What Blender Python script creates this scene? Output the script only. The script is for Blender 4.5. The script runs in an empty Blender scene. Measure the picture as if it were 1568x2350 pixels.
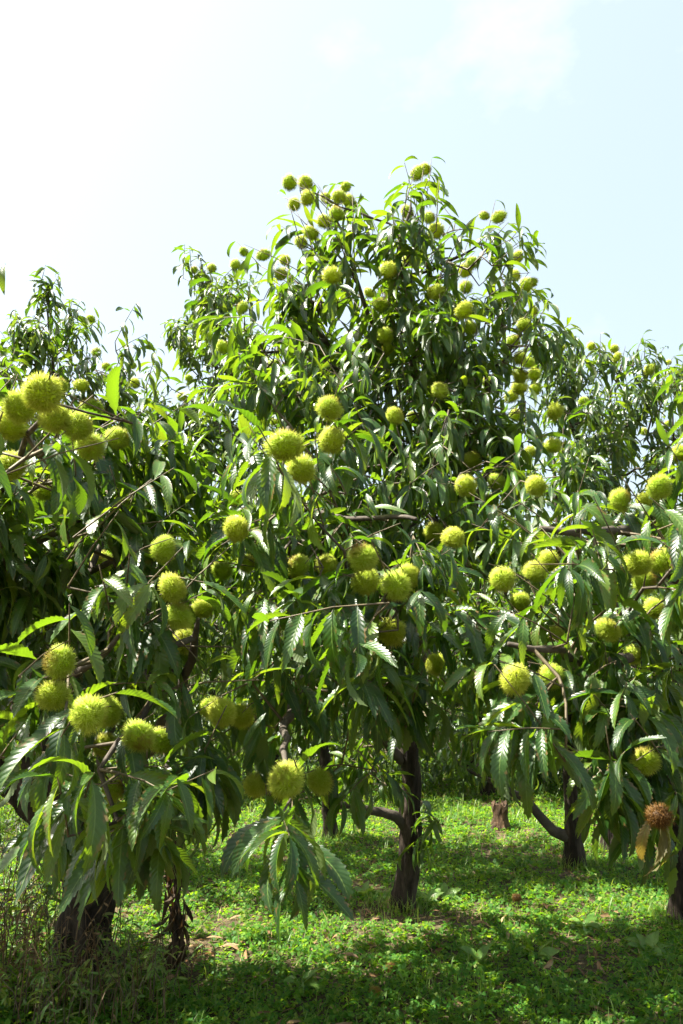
import bpy, math, random
import numpy as np
from mathutils import Vector, Matrix
R = math.radians
SEED = 7
rng = np.random.default_rng(SEED); random.seed(SEED)
scene = bpy.context.scene
col = scene.collection

# ------------------------------------------------------------------ camera, sky, sun, exposure
FPX = 1828.0; CX, CY = 784.0, 1175.0            # focal length and centre on a 1568 x 2350 picture
CAM = np.array([0.0, 0.0, 1.55]); PITCH = R(10.7)
cam_d = bpy.data.cameras.new('camera'); cam = bpy.data.objects.new('camera', cam_d); col.objects.link(cam)
cam_d.sensor_fit = 'VERTICAL'; cam_d.sensor_height = 36; cam_d.sensor_width = 24
cam_d.lens = 36 * FPX / 2350; cam_d.clip_end = 2000; cam_d.clip_start = 0.05
cam.location = CAM; cam.rotation_euler = (R(90) + PITCH, 0, 0)
scene.camera = cam

SUN_AZ, SUN_EL = R(-92), R(59)                  # azimuth measured from +Y towards +X
w = bpy.data.worlds.new('World'); scene.world = w; w.use_nodes = True
nt = w.node_tree; nt.nodes.clear()
N = lambda t, **k: (lambda n: ([setattr(n, a, b) for a, b in k.items()], n)[1])(nt.nodes.new(t))
out = N('ShaderNodeOutputWorld'); bg = N('ShaderNodeBackground')
sky = N('ShaderNodeTexSky'); sky.sky_type = 'NISHITA'; sky.sun_disc = False
sky.sun_elevation = SUN_EL; sky.sun_rotation = SUN_AZ; sky.air_density = 1.0; sky.dust_density = 6.0; sky.ozone_density = 0.0
bg.inputs[1].default_value = 0.058
tc = N('ShaderNodeTexCoord'); mp = N('ShaderNodeMapping'); mp.inputs['Scale'].default_value = (1.0, 1.0, 1.7); mp.inputs['Location'].default_value = (0.3, 0.1, -0.06)
nz = N('ShaderNodeTexNoise'); nz.inputs['Scale'].default_value = 3.0; nz.inputs['Detail'].default_value = 7; nz.inputs['Roughness'].default_value = 0.55
cr = N('ShaderNodeValToRGB'); cr.color_ramp.elements[0].position = 0.60; cr.color_ramp.elements[1].position = 0.90
cr.color_ramp.elements[0].color = (0, 0, 0, 1); cr.color_ramp.elements[1].color = (.85, .85, .85, 1)
mx = N('ShaderNodeMix', data_type='RGBA'); mx.inputs['B'].default_value = (5.5, 5.6, 5.5, 1)
L = nt.links.new
L(tc.outputs['Generated'], mp.inputs[0]); L(mp.outputs[0], nz.inputs['Vector']); L(nz.outputs[0], cr.inputs[0])
vl = N('ShaderNodeMix', data_type='RGBA'); vl.inputs['Factor'].default_value = .34; vl.inputs['B'].default_value = (5.5, 6.5, 6.8, 1)     # thin high veil
L(sky.outputs[0], vl.inputs['A']); L(cr.outputs[0], mx.inputs['Factor']); L(vl.outputs['Result'], mx.inputs['A']); L(mx.outputs['Result'], bg.inputs[0]); L(bg.outputs[0], out.inputs[0])

sun_d = bpy.data.lights.new('sun', 'SUN'); sun = bpy.data.objects.new('sun', sun_d); col.objects.link(sun)
sun_d.energy = 5.0; sun_d.angle = R(0.53); sun_d.color = (1.0, 0.95, 0.86)
SDIR = Vector((math.sin(SUN_AZ) * math.cos(SUN_EL), math.cos(SUN_AZ) * math.cos(SUN_EL), math.sin(SUN_EL)))
sun.rotation_euler = SDIR.to_track_quat('Z', 'Y').to_euler(); sun.location = SDIR * 30
vs = scene.view_settings
vs.view_transform = 'Standard'; vs.look = 'None'; vs.exposure = 2.25; vs.gamma = 1; vs.use_curve_mapping = False
scene.cycles.max_bounces = 3; scene.cycles.transmission_bounces = 2; scene.cycles.diffuse_bounces = 2; scene.cycles.glossy_bounces = 2
scene.cycles.transparent_max_bounces = 8; scene.cycles.use_adaptive_sampling = True; scene.cycles.adaptive_threshold = 0.03

# ------------------------------------------------------------------ geometry helpers
CP, SP = math.cos(PITCH), math.sin(PITCH)
def at(px, py, d):
    """World point seen at picture place (px, py) at depth d along the view axis."""
    x = (px - CX) / FPX * d; y = (CY - py) / FPX * d
    return np.array([x, d * CP - y * SP, CAM[2] + d * SP + y * CP])
def proj(P):
    P = np.asarray(P) - CAM
    dep = P[..., 1] * CP + P[..., 2] * SP; y = -P[..., 1] * SP + P[..., 2] * CP
    dd = np.where(np.abs(dep) < 1e-3, 1e-3, dep)
    return CX + P[..., 0] / dd * FPX, CY - y / dd * FPX, dep
def ground_at(px, py):
    a = at(px, py, 1.0) - CAM; t = -CAM[2] / a[2]
    p = CAM + a * t; p[2] = 0; return p
def unit(v):
    return v / np.maximum(np.linalg.norm(v, axis=-1, keepdims=True), 1e-9)

def mesh_np(name, verts, faces, mat, uv=None, smooth=True, mat_idx=None):
    """faces: list of (k, array of k-gons)"""
    me = bpy.data.meshes.new(name)
    verts = np.asarray(verts, np.float32)
    me.vertices.add(len(verts)); me.vertices.foreach_set('co', verts.ravel())
    loops = np.concatenate([f.ravel() for f in faces]).astype(np.int32)
    tot = np.concatenate([np.full(len(f), f.shape[1], np.int32) for f in faces])
    start = np.concatenate([[0], np.cumsum(tot)[:-1]]).astype(np.int32)
    me.loops.add(len(loops)); me.loops.foreach_set('vertex_index', loops)
    me.polygons.add(len(tot)); me.polygons.foreach_set('loop_start', start)
    if hasattr(me.polygons[0], 'loop_total'):
        try: me.polygons.foreach_set('loop_total', tot)
        except Exception: pass
    me.polygons.foreach_set('use_smooth', np.full(len(tot), smooth, bool))
    if mat_idx is not None: me.polygons.foreach_set('material_index', mat_idx.astype(np.int32))
    if uv is not None:
        l = me.uv_layers.new(name='UVMap'); l.data.foreach_set('uv', np.asarray(uv, np.float32)[loops].ravel())
    for m in (mat if isinstance(mat, (list, tuple)) else [mat]): me.materials.append(m)
    me.update(calc_edges=True); me.validate()
    return me
def link(name, data, parent=None, loc=(0, 0, 0)):
    o = bpy.data.objects.new(name, data); col.objects.link(o); o.location = loc
    if parent is not None: o.parent = parent
    return o
def tag(o, label=None, cat=None, group=None, kind=None):
    for k, v in (('label', label), ('category', cat), ('group', group), ('kind', kind)):
        if v: o[k] = v
    return o
def vnoise(P, s=1.0, seed=0):
    """cheap smooth pseudo noise, -1..1"""
    P = np.asarray(P) * s; r = np.random.default_rng(seed); o = np.zeros(P.shape[:-1])
    for k in range(5):
        d = r.normal(size=P.shape[-1]); d /= np.linalg.norm(d); o += np.sin(P @ d * (1.0 + .55 * k) * 2.1 + r.uniform(0, 6.28)) / (1 + .3 * k)
    return o / 2.4

# ------------------------------------------------------------------ materials
def new_mat(name):
    m = bpy.data.materials.new(name); m.use_nodes = True; t = m.node_tree; t.nodes.clear()
    return m, t, (lambda ty, **k: (lambda n: ([setattr(n, a, b) for a, b in k.items()], n)[1])(t.nodes.new(ty))), t.links.new
def ramp(node, stops):
    el = node.color_ramp.elements
    while len(el) < len(stops): el.new(0.5)
    for e, (p, c) in zip(el, stops): e.position = p; e.color = (*c, 1)
def leaf_mat(name, top, back, trans, trans_fac=0.35, rough=(0.3, 0.65), veins=15.0, spec=0.5, midrib=(.13, .20, .04)):
    m, t, n, l = new_mat(name)
    o = n('ShaderNodeOutputMaterial'); oi = n('ShaderNodeObjectInfo'); ge = n('ShaderNodeNewGeometry')
    ad = n('ShaderNodeMath', operation='ADD'); fr = n('ShaderNodeMath', operation='FRACT')
    l(oi.outputs['Random'], ad.inputs[0]); l(ge.outputs['Random Per Island'], ad.inputs[1]); l(ad.outputs[0], fr.inputs[0])
    rt = n('ShaderNodeValToRGB'); ramp(rt, top); l(fr.outputs[0], rt.inputs[0])
    rr = n('ShaderNodeValToRGB'); ramp(rr, trans); l(fr.outputs[0], rr.inputs[0])
    # blotches
    tc = n('ShaderNodeTexCoord'); nz = n('ShaderNodeTexNoise'); nz.inputs['Scale'].default_value = 9; nz.inputs['Detail'].default_value = 3
    l(tc.outputs['Object'], nz.inputs['Vector'])
    hs = n('ShaderNodeHueSaturation'); mr = n('ShaderNodeMapRange'); mr.inputs[1].default_value = .3; mr.inputs[2].default_value = .7; mr.inputs[3].default_value = .72; mr.inputs[4].default_value = 1.28
    l(nz.outputs[0], mr.inputs[0]); l(mr.outputs[0], hs.inputs['Value']); l(rt.outputs[0], hs.inputs['Color'])
    colr = hs.outputs[0]; bump = None
    if veins:
        uv = n('ShaderNodeUVMap'); uv.uv_map = 'UVMap'; sx = n('ShaderNodeSeparateXYZ'); l(uv.outputs[0], sx.inputs[0])
        a1 = n('ShaderNodeMath', operation='MULTIPLY_ADD'); a1.inputs[1].default_value = 2; a1.inputs[2].default_value = -1; l(sx.outputs[1], a1.inputs[0])
        ab = n('ShaderNodeMath', operation='ABSOLUTE'); l(a1.outputs[0], ab.inputs[0])
        vr = n('ShaderNodeMapRange'); vr.inputs[3].default_value = veins * .8; vr.inputs[4].default_value = veins * 1.2; l(oi.outputs['Random'], vr.inputs[0]); m1 = n('ShaderNodeMath', operation='MULTIPLY'); l(vr.outputs[0], m1.inputs[1]); l(sx.outputs[0], m1.inputs[0])
        m2 = n('ShaderNodeMath', operation='MULTIPLY_ADD'); m2.inputs[1].default_value = -1.6; l(ab.outputs[0], m2.inputs[0]); l(m1.outputs[0], m2.inputs[2])
        f2 = n('ShaderNodeMath', operation='PINGPONG'); f2.inputs[1].default_value = 0.5; l(m2.outputs[0], f2.inputs[0])
        bump = n('ShaderNodeBump'); bump.inputs['Strength'].default_value = 0.32; bump.inputs['Distance'].default_value = 0.004; l(f2.outputs[0], bump.inputs['Height'])
        mm = n('ShaderNodeMapRange'); mm.inputs[1].default_value = 0.03; mm.inputs[2].default_value = 0.10; mm.inputs[3].default_value = .75; mm.inputs[4].default_value = 0.0; l(ab.outputs[0], mm.inputs[0])
        mv = n('ShaderNodeMapRange'); mv.inputs[1].default_value = 0.0; mv.inputs[2].default_value = 0.10; mv.inputs[3].default_value = .12; mv.inputs[4].default_value = 0.0; l(f2.outputs[0], mv.inputs[0])
        mxx = n('ShaderNodeMath', operation='MAXIMUM'); l(mm.outputs[0], mxx.inputs[0]); l(mv.outputs[0], mxx.inputs[1])
        mi = n('ShaderNodeMix', data_type='RGBA'); mi.inputs['B'].default_value = (*midrib, 1); l(mxx.outputs[0], mi.inputs['Factor']); l(colr, mi.inputs['A']); colr = mi.outputs['Result']
    if veins:   # brown spots and scorched edges on some leaves
        va = n('ShaderNodeVectorMath', operation='MULTIPLY_ADD'); va.inputs[1].default_value = (5, 2.2, 0); l(uv.outputs[0], va.inputs[0])
        cx = n('ShaderNodeCombineXYZ'); mu = n('ShaderNodeMath', operation='MULTIPLY'); mu.inputs[1].default_value = 37.0; l(fr.outputs[0], mu.inputs[0]); l(mu.outputs[0], cx.inputs[2]); l(cx.outputs[0], va.inputs[2])
        n3 = n('ShaderNodeTexNoise'); n3.inputs['Scale'].default_value = 1.6; n3.inputs['Detail'].default_value = 3; l(va.outputs[0], n3.inputs['Vector'])
        ea = n('ShaderNodeMath', operation='MULTIPLY_ADD'); ea.inputs[1].default_value = .14; l(ab.outputs[0], ea.inputs[0]); l(n3.outputs[0], ea.inputs[2])
        sp = n('ShaderNodeMapRange'); sp.inputs[1].default_value = .70; sp.inputs[2].default_value = .76; sp.inputs[4].default_value = .85; l(ea.outputs[0], sp.inputs[0])
        mo = n('ShaderNodeMix', data_type='RGBA'); mo.inputs['B'].default_value = (.11, .062, .022, 1); l(sp.outputs[0], mo.inputs['Factor']); l(colr, mo.inputs['A']); colr = mo.outputs['Result']
    mb = n('ShaderNodeMix', data_type='RGBA'); mb.inputs['B'].default_value = (*back, 1); l(ge.outputs['Backfacing'], mb.inputs['Factor']); l(colr, mb.inputs['A'])
    ro = n('ShaderNodeMapRange'); ro.inputs[3].default_value = rough[0]; ro.inputs[4].default_value = rough[1]; l(ge.outputs['Backfacing'], ro.inputs[0])
    p = n('ShaderNodeBsdfPrincipled'); p.inputs['Specular IOR Level'].default_value = spec
    l(mb.outputs['Result'], p.inputs['Base Color']); l(ro.outputs[0], p.inputs['Roughness'])
    tr = n('ShaderNodeBsdfTranslucent'); l(rr.outputs[0], tr.inputs[0])
    if bump: l(bump.outputs[0], p.inputs['Normal']); l(bump.outputs[0], tr.inputs['Normal'])
    ms = n('ShaderNodeMixShader'); ms.inputs[0].default_value = trans_fac
    l(p.outputs[0], ms.inputs[1]); l(tr.outputs[0], ms.inputs[2]); l(ms.outputs[0], o.inputs[0])
    return m
def noise_mat(name, stops, scale=8.0, detail=6, rough=0.85, bump=0.4, bscale=30, stretch=(1, 1, 1), dist=0.01, wave=False):
    m, t, n, l = new_mat(name)
    o = n('ShaderNodeOutputMaterial'); p = n('ShaderNodeBsdfPrincipled'); p.inputs['Roughness'].default_value = rough; p.inputs['Specular IOR Level'].default_value = .25
    tc = n('ShaderNodeTexCoord'); mp = n('ShaderNodeMapping'); mp.inputs['Scale'].default_value = stretch; l(tc.outputs['Object'], mp.inputs[0])
    nz = n('ShaderNodeTexNoise'); nz.inputs['Scale'].default_value = scale; nz.inputs['Detail'].default_value = detail; nz.inputs['Roughness'].default_value = .65; l(mp.outputs[0], nz.inputs['Vector'])
    r = n('ShaderNodeValToRGB'); ramp(r, stops); l(nz.outputs[0], r.inputs[0]); l(r.outputs[0], p.inputs['Base Color'])
    b = n('ShaderNodeBump'); b.inputs['Strength'].default_value = bump; b.inputs['Distance'].default_value = dist
    n2 = n('ShaderNodeTexNoise'); n2.inputs['Scale'].default_value = bscale; n2.inputs['Detail'].default_value = 5; l(mp.outputs[0], n2.inputs['Vector'])
    l(n2.outputs[0], b.inputs['Height']); l(b.outputs[0], p.inputs['Normal']); l(p.outputs[0], o.inputs[0])
    return m

M_LEAF = leaf_mat('chestnut_leaf', [(0, (.007, .028, .004)), (.55, (.014, .045, .005)), (.85, (.030, .075, .008)), (1, (.075, .12, .014))],
                  (.060, .088, .024), [(0, (.12, .28, .007)), (.6, (.24, .42, .010)), (1, (.36, .50, .015))], 0.29, rough=(.38, .6), spec=.45)
M_FARLEAF = leaf_mat('chestnut_leaf_distant', [(0, (.010, .030, .007)), (.6, (.020, .048, .010)), (1, (.060, .095, .020))],
                  (.070, .092, .035), [(0, (.12, .27, .014)), (1, (.32, .46, .03))], 0.24, rough=(.36, .6), veins=0)
M_DRYLEAF = leaf_mat('dry_leaf', [(0, (.10, .055, .022)), (.5, (.20, .115, .05)), (1, (.33, .23, .11))], (.26, .18, .10), [(0, (.25, .12, .03)), (1, (.40, .24, .08))], 0.2, rough=(.6, .8), veins=12, spec=.25, midrib=(.3, .2, .1))
M_YELLOWLEAF = leaf_mat('yellowed_leaf', [(0, (.06, .08, .012)), (1, (.18, .13, .03))], (.08, .075, .025), [(0, (.30, .32, .03)), (1, (.45, .30, .04))], 0.3, veins=14)
M_CLOVER = leaf_mat('clover_leaf', [(0, (.018, .078, .006)), (.5, (.036, .115, .008)), (.9, (.085, .165, .014)), (1, (.15, .18, .03))], (.06, .12, .02), [(0, (.18, .45, .008)), (1, (.42, .62, .02))], 0.38, rough=(.6, .7), veins=0, spec=.22)
M_GRASS = leaf_mat('grass_blade', [(0, (.05, .12, .015)), (.7, (.10, .18, .03)), (1, (.22, .22, .06))], (.09, .15, .03), [(0, (.22, .42, .02)), (1, (.45, .52, .06))], 0.35, rough=(.45, .5), veins=0, spec=.4)
M_STRAW = leaf_mat('dry_straw', [(0, (.20, .12, .05)), (1, (.42, .30, .14))], (.3, .2, .1), [(0, (.4, .25, .08)), (1, (.5, .35, .12))], 0.2, rough=(.6, .6), veins=0, spec=.25)
M_DRYLEAF2 = leaf_mat('dry_stalk', [(0, (.06, .035, .016)), (1, (.19, .12, .055))], (.12, .08, .04), [(0, (.2, .11, .03)), (1, (.3, .18, .06))], 0.2, rough=(.6, .7), veins=0, spec=.25)  # dried brown, darkened further to put the old trunk's shade into the colour
M_BLACKLEAF = leaf_mat('withered_leaf', [(0, (.018, .013, .009)), (1, (.065, .042, .022))], (.05, .035, .02), [(0, (.10, .05, .015)), (1, (.18, .09, .02))], 0.15, rough=(.7, .8), veins=0, spec=.2)
M_BARK = noise_mat('chestnut_bark', [(.30, (.008, .006, .004)), (.48, (.028, .020, .013)), (.66, (.075, .057, .040)), (.8, (.17, .14, .11))], 16, 9, .92, 1.0, 34, (1, 1, .16), .05)
M_BARK2 = noise_mat('grey_branch_bark', [(.3, (.030, .024, .017)), (.6, (.085, .070, .052)), (.8, (.19, .165, .13))], 9, 6, .8, .6, 30, (1, 1, 1), .008)
M_TWIG = noise_mat('young_twig_bark', [(.3, (.060, .045, .025)), (.7, (.135, .110, .060))], 20, 3, .6, .2, 60)
M_SOIL = noise_mat('orchard_soil', [(.25, (.025, .020, .009)), (.5, (.060, .046, .022)), (.7, (.11, .085, .045))], 1.6, 10, .95, .9, 25, dist=.03)

def bur_mat(name, base, tip, pole, pole_amt):
    m, t, n, l = new_mat(name)
    o = n('ShaderNodeOutputMaterial'); oi = n('ShaderNodeObjectInfo'); tc = n('ShaderNodeTexCoord'); ge = n('ShaderNodeNewGeometry')
    ln = n('ShaderNodeVectorMath', operation='LENGTH'); l(tc.outputs['Object'], ln.inputs[0])
    mr = n('ShaderNodeMapRange'); mr.inputs[1].default_value = .60; mr.inputs[2].default_value = 1.0; l(ln.outputs['Value'], mr.inputs[0])
    mx = n('ShaderNodeMix', data_type='RGBA'); mx.inputs['A'].default_value = (*base, 1); mx.inputs['B'].default_value = (*tip, 1); l(mr.outputs[0], mx.inputs['Factor'])
    sx = n('ShaderNodeSeparateXYZ'); l(tc.outputs['Object'], sx.inputs[0])
    nz = n('ShaderNodeTexNoise'); nz.inputs['Scale'].default_value = 2.2; l(tc.outputs['Object'], nz.inputs['Vector'])
    ad = n('ShaderNodeMath', operation='MULTIPLY_ADD'); ad.inputs[1].default_value = .9; l(nz.outputs[0], ad.inputs[0]); l(sx.outputs[2], ad.inputs[2])
    pr = n('ShaderNodeMapRange'); pr.inputs[1].default_value = .80; pr.inputs[2].default_value = 1.25; pr.inputs[4].default_value = pole_amt; l(ad.outputs[0], pr.inputs[0])
    ml = n('ShaderNodeMath', operation='MULTIPLY'); l(pr.outputs[0], ml.inputs[0]); l(oi.outputs['Random'], ml.inputs[1])
    m2 = n('ShaderNodeMix', data_type='RGBA'); m2.inputs['B'].default_value = (*pole, 1); l(ml.outputs[0], m2.inputs['Factor']); l(mx.outputs['Result'], m2.inputs['A'])
    hs = n('ShaderNodeHueSaturation'); hr = n('ShaderNodeMapRange'); hr.inputs[3].default_value = .493; hr.inputs[4].default_value = .514; l(oi.outputs['Random'], hr.inputs[0]); l(hr.outputs[0], hs.inputs['Hue'])
    l(m2.outputs['Result'], hs.inputs['Color'])
    p = n('ShaderNodeBsdfPrincipled'); p.inputs['Roughness'].default_value = .45; p.inputs['Specular IOR Level'].default_value = .3; l(hs.outputs[0], p.inputs['Base Color'])
    tr = n('ShaderNodeBsdfTranslucent'); l(hs.outputs[0], tr.inputs[0])
    ms = n('ShaderNodeMixShader'); ms.inputs[0].default_value = .55; l(p.outputs[0], ms.inputs[1]); l(tr.outputs[0], ms.inputs[2]); l(ms.outputs[0], o.inputs[0])
    return m
M_BUR = bur_mat('green_bur', (.44, .56, .02), (.86, .92, .18), (.28, .13, .025), 1.0)
M_BROWNBUR = bur_mat('browned_bur', (.12, .06, .012), (.34, .20, .04), (.14, .06, .02), .9)

# ------------------------------------------------------------------ leaf blades
def leaf_shape(nseg, bend, fold, wav, teeth=True, length=1.0, width=.11, seed=0, twist=0.0):
    """One blade along +X, upper side +Z, curving down. Returns verts, quads, tris, uv."""
    r = np.random.default_rng(seed)
    n = nseg + 1
    u = np.linspace(0, 1, n)
    pet = .06
    b = np.clip((u - pet) / (1 - pet), 0, 1)
    wd = width * np.sin(np.pi * np.power(b, .80)) ** .72 * (1 - .12 * b); wd[0] = wd[-1] = 0
    wd = np.maximum(wd, .006); wd[-1] = .001
    ang = -bend * np.power(u, 1.15) + .25 * bend * (u < 0)
    dx = np.cos(ang); dz = np.sin(ang)
    x = np.concatenate([[0], np.cumsum((dx[1:] + dx[:-1]) / 2 / nseg)]); z = np.concatenate([[0], np.cumsum((dz[1:] + dz[:-1]) / 2 / nseg)])
    ph = r.uniform(0, 6.28); side = .05 * np.sin(u * 2.2 + ph) - .05 * np.sin(ph)
    V = []; UV = []
    for s, vv in ((-1, 0.0), (0, 0.5), (1, 1.0)):
        nx, nz = -np.sin(ang), np.cos(ang)
        tw = twist * u
        lift = 1.25 * fold * abs(s) * wd + s * wd * np.sin(tw) + wav * np.sin(u * 9 + ph + s * 1.3) * wd * abs(s)
        V.append(np.stack([x + nx * lift, side + s * wd * np.cos(tw), z + nz * lift], -1)); UV.append(np.stack([u, np.full(n, vv)], -1))
    V = np.concatenate(V); UV = np.concatenate(UV)
    q = []
    for i in range(nseg):
        q += [(i, i + 1, n + i + 1, n + i), (n + i, n + i + 1, 2 * n + i + 1, 2 * n + i)]
    q = np.array(q); tris = np.zeros((0, 3), int)
    if teeth:
        ex = []; exuv = []; t = []
        for si, (s, o) in enumerate(((-1, 0), (1, 2 * n))):
            for i in range(1, nseg - 1):
                a, c = V[o + i], V[o + i + 1]; k = len(V) + len(ex)
                d = c - a; outw = V[o + i] - V[n + i]; outw = outw / max(np.linalg.norm(outw), 1e-6)
                ex.append(a + d * .85 + outw * .026); exuv.append((u[i] + .8 / nseg, 0.5 + s * .5))
                t.append((o + i, o + i + 1, k) if s < 0 else (o + i + 1, o + i, k))
        V = np.concatenate([V, np.array(ex)]); UV = np.concatenate([UV, np.array(exuv)]); tris = np.array(t)[:, ::-1]
    return V * length, q, tris, UV
NVAR = 10
VAR = [dict(bend=R(b), fold=f, wav=wv, twist=tw, seed=i, width=wd * (.88 if i % 2 else .74)) for i, (b, f, wv, tw, wd) in enumerate([
    (35, .35, .12, .3, .125), (50, .25, .18, -.4, .12), (65, .45, .10, .5, .13), (80, .30, .20, 0, .115), (95, .40, .15, -.6, .12),
    (45, .55, .10, .8, .118), (70, .20, .25, -.9, .132), (25, .30, .15, .2, .12), (58, .60, .08, -.2, .125), (88, .25, .22, .6, .122)])]
LOD = {}
for key, ns, th in (('near', 12, True), ('mid', 7, False), ('far', 4, False)):
    LOD[key] = [leaf_shape(ns, teeth=th, **v) for v in VAR]
LEAF_MESH = [mesh_np('leaf', v, [q, t], M_LEAF, uv) for v, q, t, uv in LOD['near']]
def leaf_meshes(mat):
    return [mesh_np('leaf', v, [q, t], mat, uv) for v, q, t, uv in LOD['near']]
LEAF_YELLOW = leaf_meshes(M_YELLOWLEAF)
def join_leaves(name, var, pos, rot, sc, lod, mat):
    """Thousands of blades as one mesh."""
    V, F4, F3, U = [], [], [], []; off = 0
    for k in range(NVAR):
        s = var == k
        if not s.any(): continue
        bv, bq, bt, bu = LOD[lod][k]; m = s.sum(); nv = len(bv)
        W = np.einsum('mij,vj->mvi', rot[s], bv) * sc[s][:, None, None] + pos[s][:, None, :]
        V.append(W.reshape(-1, 3)); U.append(np.tile(bu, (m, 1)))
        o = (np.arange(m) * nv + off)[:, None, None]
        F4.append((bq[None] + o).reshape(-1, 4))
        if len(bt): F3.append((bt[None] + o).reshape(-1, 3))
        off += m * nv
    return mesh_np(name, np.concatenate(V), [np.concatenate(F4)] + ([np.concatenate(F3)] if F3 else []), mat, np.concatenate(U))
def frames(d, roll):
    """Rotation matrices with X along d, Z as up as possible, rolled about d."""
    X = unit(d); Y = np.cross(np.array([0, 0, 1.0]), X); Y = unit(Y + 1e-6); Z = np.cross(X, Y)
    c, s = np.cos(roll)[..., None], np.sin(roll)[..., None]
    Y2 = Y * c + Z * s; Z2 = -Y * s + Z * c
    return np.stack([X, Y2, Z2], -1)

# ------------------------------------------------------------------ tubes
def tube(pts, rad, sides=6, rough=0.0, seed=0, cap=True):
    pts = np.asarray(pts, float); rad = np.asarray(rad, float); n = len(pts)
    T = unit(np.gradient(pts, axis=0)); ref = np.array([1.0, .13, .07]); A = []
    a = ref - T[0] * (ref @ T[0])
    for i in range(n):
        a = a - T[i] * (a @ T[i]); a = a / max(np.linalg.norm(a), 1e-9); A.append(a)
    A = np.array(A); B = np.cross(T, A)
    th = np.linspace(0, 2 * np.pi, sides, endpoint=False)
    ring = A[:, None] * np.cos(th)[None, :, None] + B[:, None] * np.sin(th)[None, :, None]
    rr = np.repeat(rad[:, None], sides, 1)
    if rough:
        P = pts[:, None] + ring * rr[..., None]
        rr = rr * (1 + rough * vnoise(P * np.array([1, 1, .35]), 9, seed) + rough * .6 * vnoise(P * np.array([1, 1, .25]), 26, seed + 1))
    V = (pts[:, None] + ring * rr[..., None]).reshape(-1, 3)
    i = np.arange(n - 1)[:, None] * sides; j = np.arange(sides)[None]
    q = np.stack([i + j, i + (j + 1) % sides, i + sides + (j + 1) % sides, i + sides + j], -1).reshape(-1, 4)
    V = np.concatenate([V, pts[-1:] + T[-1:] * rad[-1] * .5]); t = np.stack([(n - 1) * sides + np.arange(sides), (n - 1) * sides + (np.arange(sides) + 1) % sides, np.full(sides, n * sides)], -1)
    return V, q, t
def join_tubes(lst):
    V, Q, T = [], [], []; o = 0
    for v, q, t in lst: V.append(v); Q.append(q + o); T.append(t + o); o += len(v)
    return np.concatenate(V), [np.concatenate(Q), np.concatenate(T)]
def resample(P, step):
    """P: array (n, 4) of x, y, z, r; smooth (Catmull-Rom) resampling."""
    P = np.asarray(P, float); out = []
    E = np.concatenate([[2 * P[0] - P[1]], P, [2 * P[-1] - P[-2]]])
    for i in range(len(P) - 1):
        a, b, c, d = E[i:i + 4]; k = max(2, int(np.linalg.norm((c - b)[:3]) / step))
        for s in range(k):
            t = s / k
            out.append(.5 * ((2 * b) + (c - a) * t + (2 * a - 5 * b + 4 * c - d) * t * t + (-a + 3 * b - 3 * c + d) * t ** 3))
    out.append(P[-1]); return np.array(out)

# ------------------------------------------------------------------ burs
def bur_mesh(nsp, seed, mat, wdt=.017):
    r = np.random.default_rng(seed)
    # knobbly core
    nu, nvv = 12, 8; V = []
    for i in range(nvv + 1):
        for j in range(nu):
            a, b = np.pi * i / nvv, 2 * np.pi * j / nu
            V.append((math.sin(a) * math.cos(b), math.sin(a) * math.sin(b), math.cos(a)))
    V = np.array(V) * .62; V *= (1 + .05 * r.normal(size=len(V)))[:, None]
    F = [(i * nu + j, (i + 1) * nu + j, (i + 1) * nu + (j + 1) % nu, i * nu + (j + 1) % nu) for i in range(nvv) for j in range(nu)]
    # spines grow in tufts
    nc = nsp // 6; k = np.arange(nc) + .5; ph = np.arccos(1 - 2 * k / nc); th = np.pi * (1 + 5 ** .5) * k
    C = np.stack([np.cos(th) * np.sin(ph), np.sin(th) * np.sin(ph), np.cos(ph)], -1) + r.normal(size=(nc, 3)) * .04; C = unit(C)
    C = np.repeat(C, 6, 0); m = len(C)
    D = unit(C + r.normal(size=(m, 3)) * .34); ln = r.uniform(.24, .55, m)
    base = C * .58; tip = base + D * ln[:, None]; tip *= (np.minimum(1.09, np.linalg.norm(tip, axis=1)) / np.linalg.norm(tip, axis=1))[:, None]
    side = unit(np.cross(D, r.normal(size=(m, 3)))); oth = np.cross(D, side); wdt = wdt
    P = np.stack([base + side * wdt, base - side * wdt * .5 + oth * wdt * .87, base - side * wdt * .5 - oth * wdt * .87, tip], 1).reshape(-1, 3)
    o = len(V) + np.arange(m)[:, None] * 4
    T = np.concatenate([o + np.array([[0, 1, 3]]), o + np.array([[1, 2, 3]]), o + np.array([[2, 0, 3]])])
    A_ = np.concatenate([V, P]); A_ = A_ * (1 + .11 * vnoise(A_, 1.2, seed + 9))[:, None] * (1 + r.normal(size=3) * .05)
    return mesh_np('chestnut_bur', A_, [np.array(F), T], mat)
BUR_NEAR = [bur_mesh(2100, s, M_BUR, .017) for s in range(4)]
BUR_FAR = [bur_mesh(960, 20 + s, M_BUR, .024) for s in range(3)]
BUR_BROWN = [bur_mesh(1100, 40, M_BROWNBUR)]

BUR_D = .095
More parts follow.
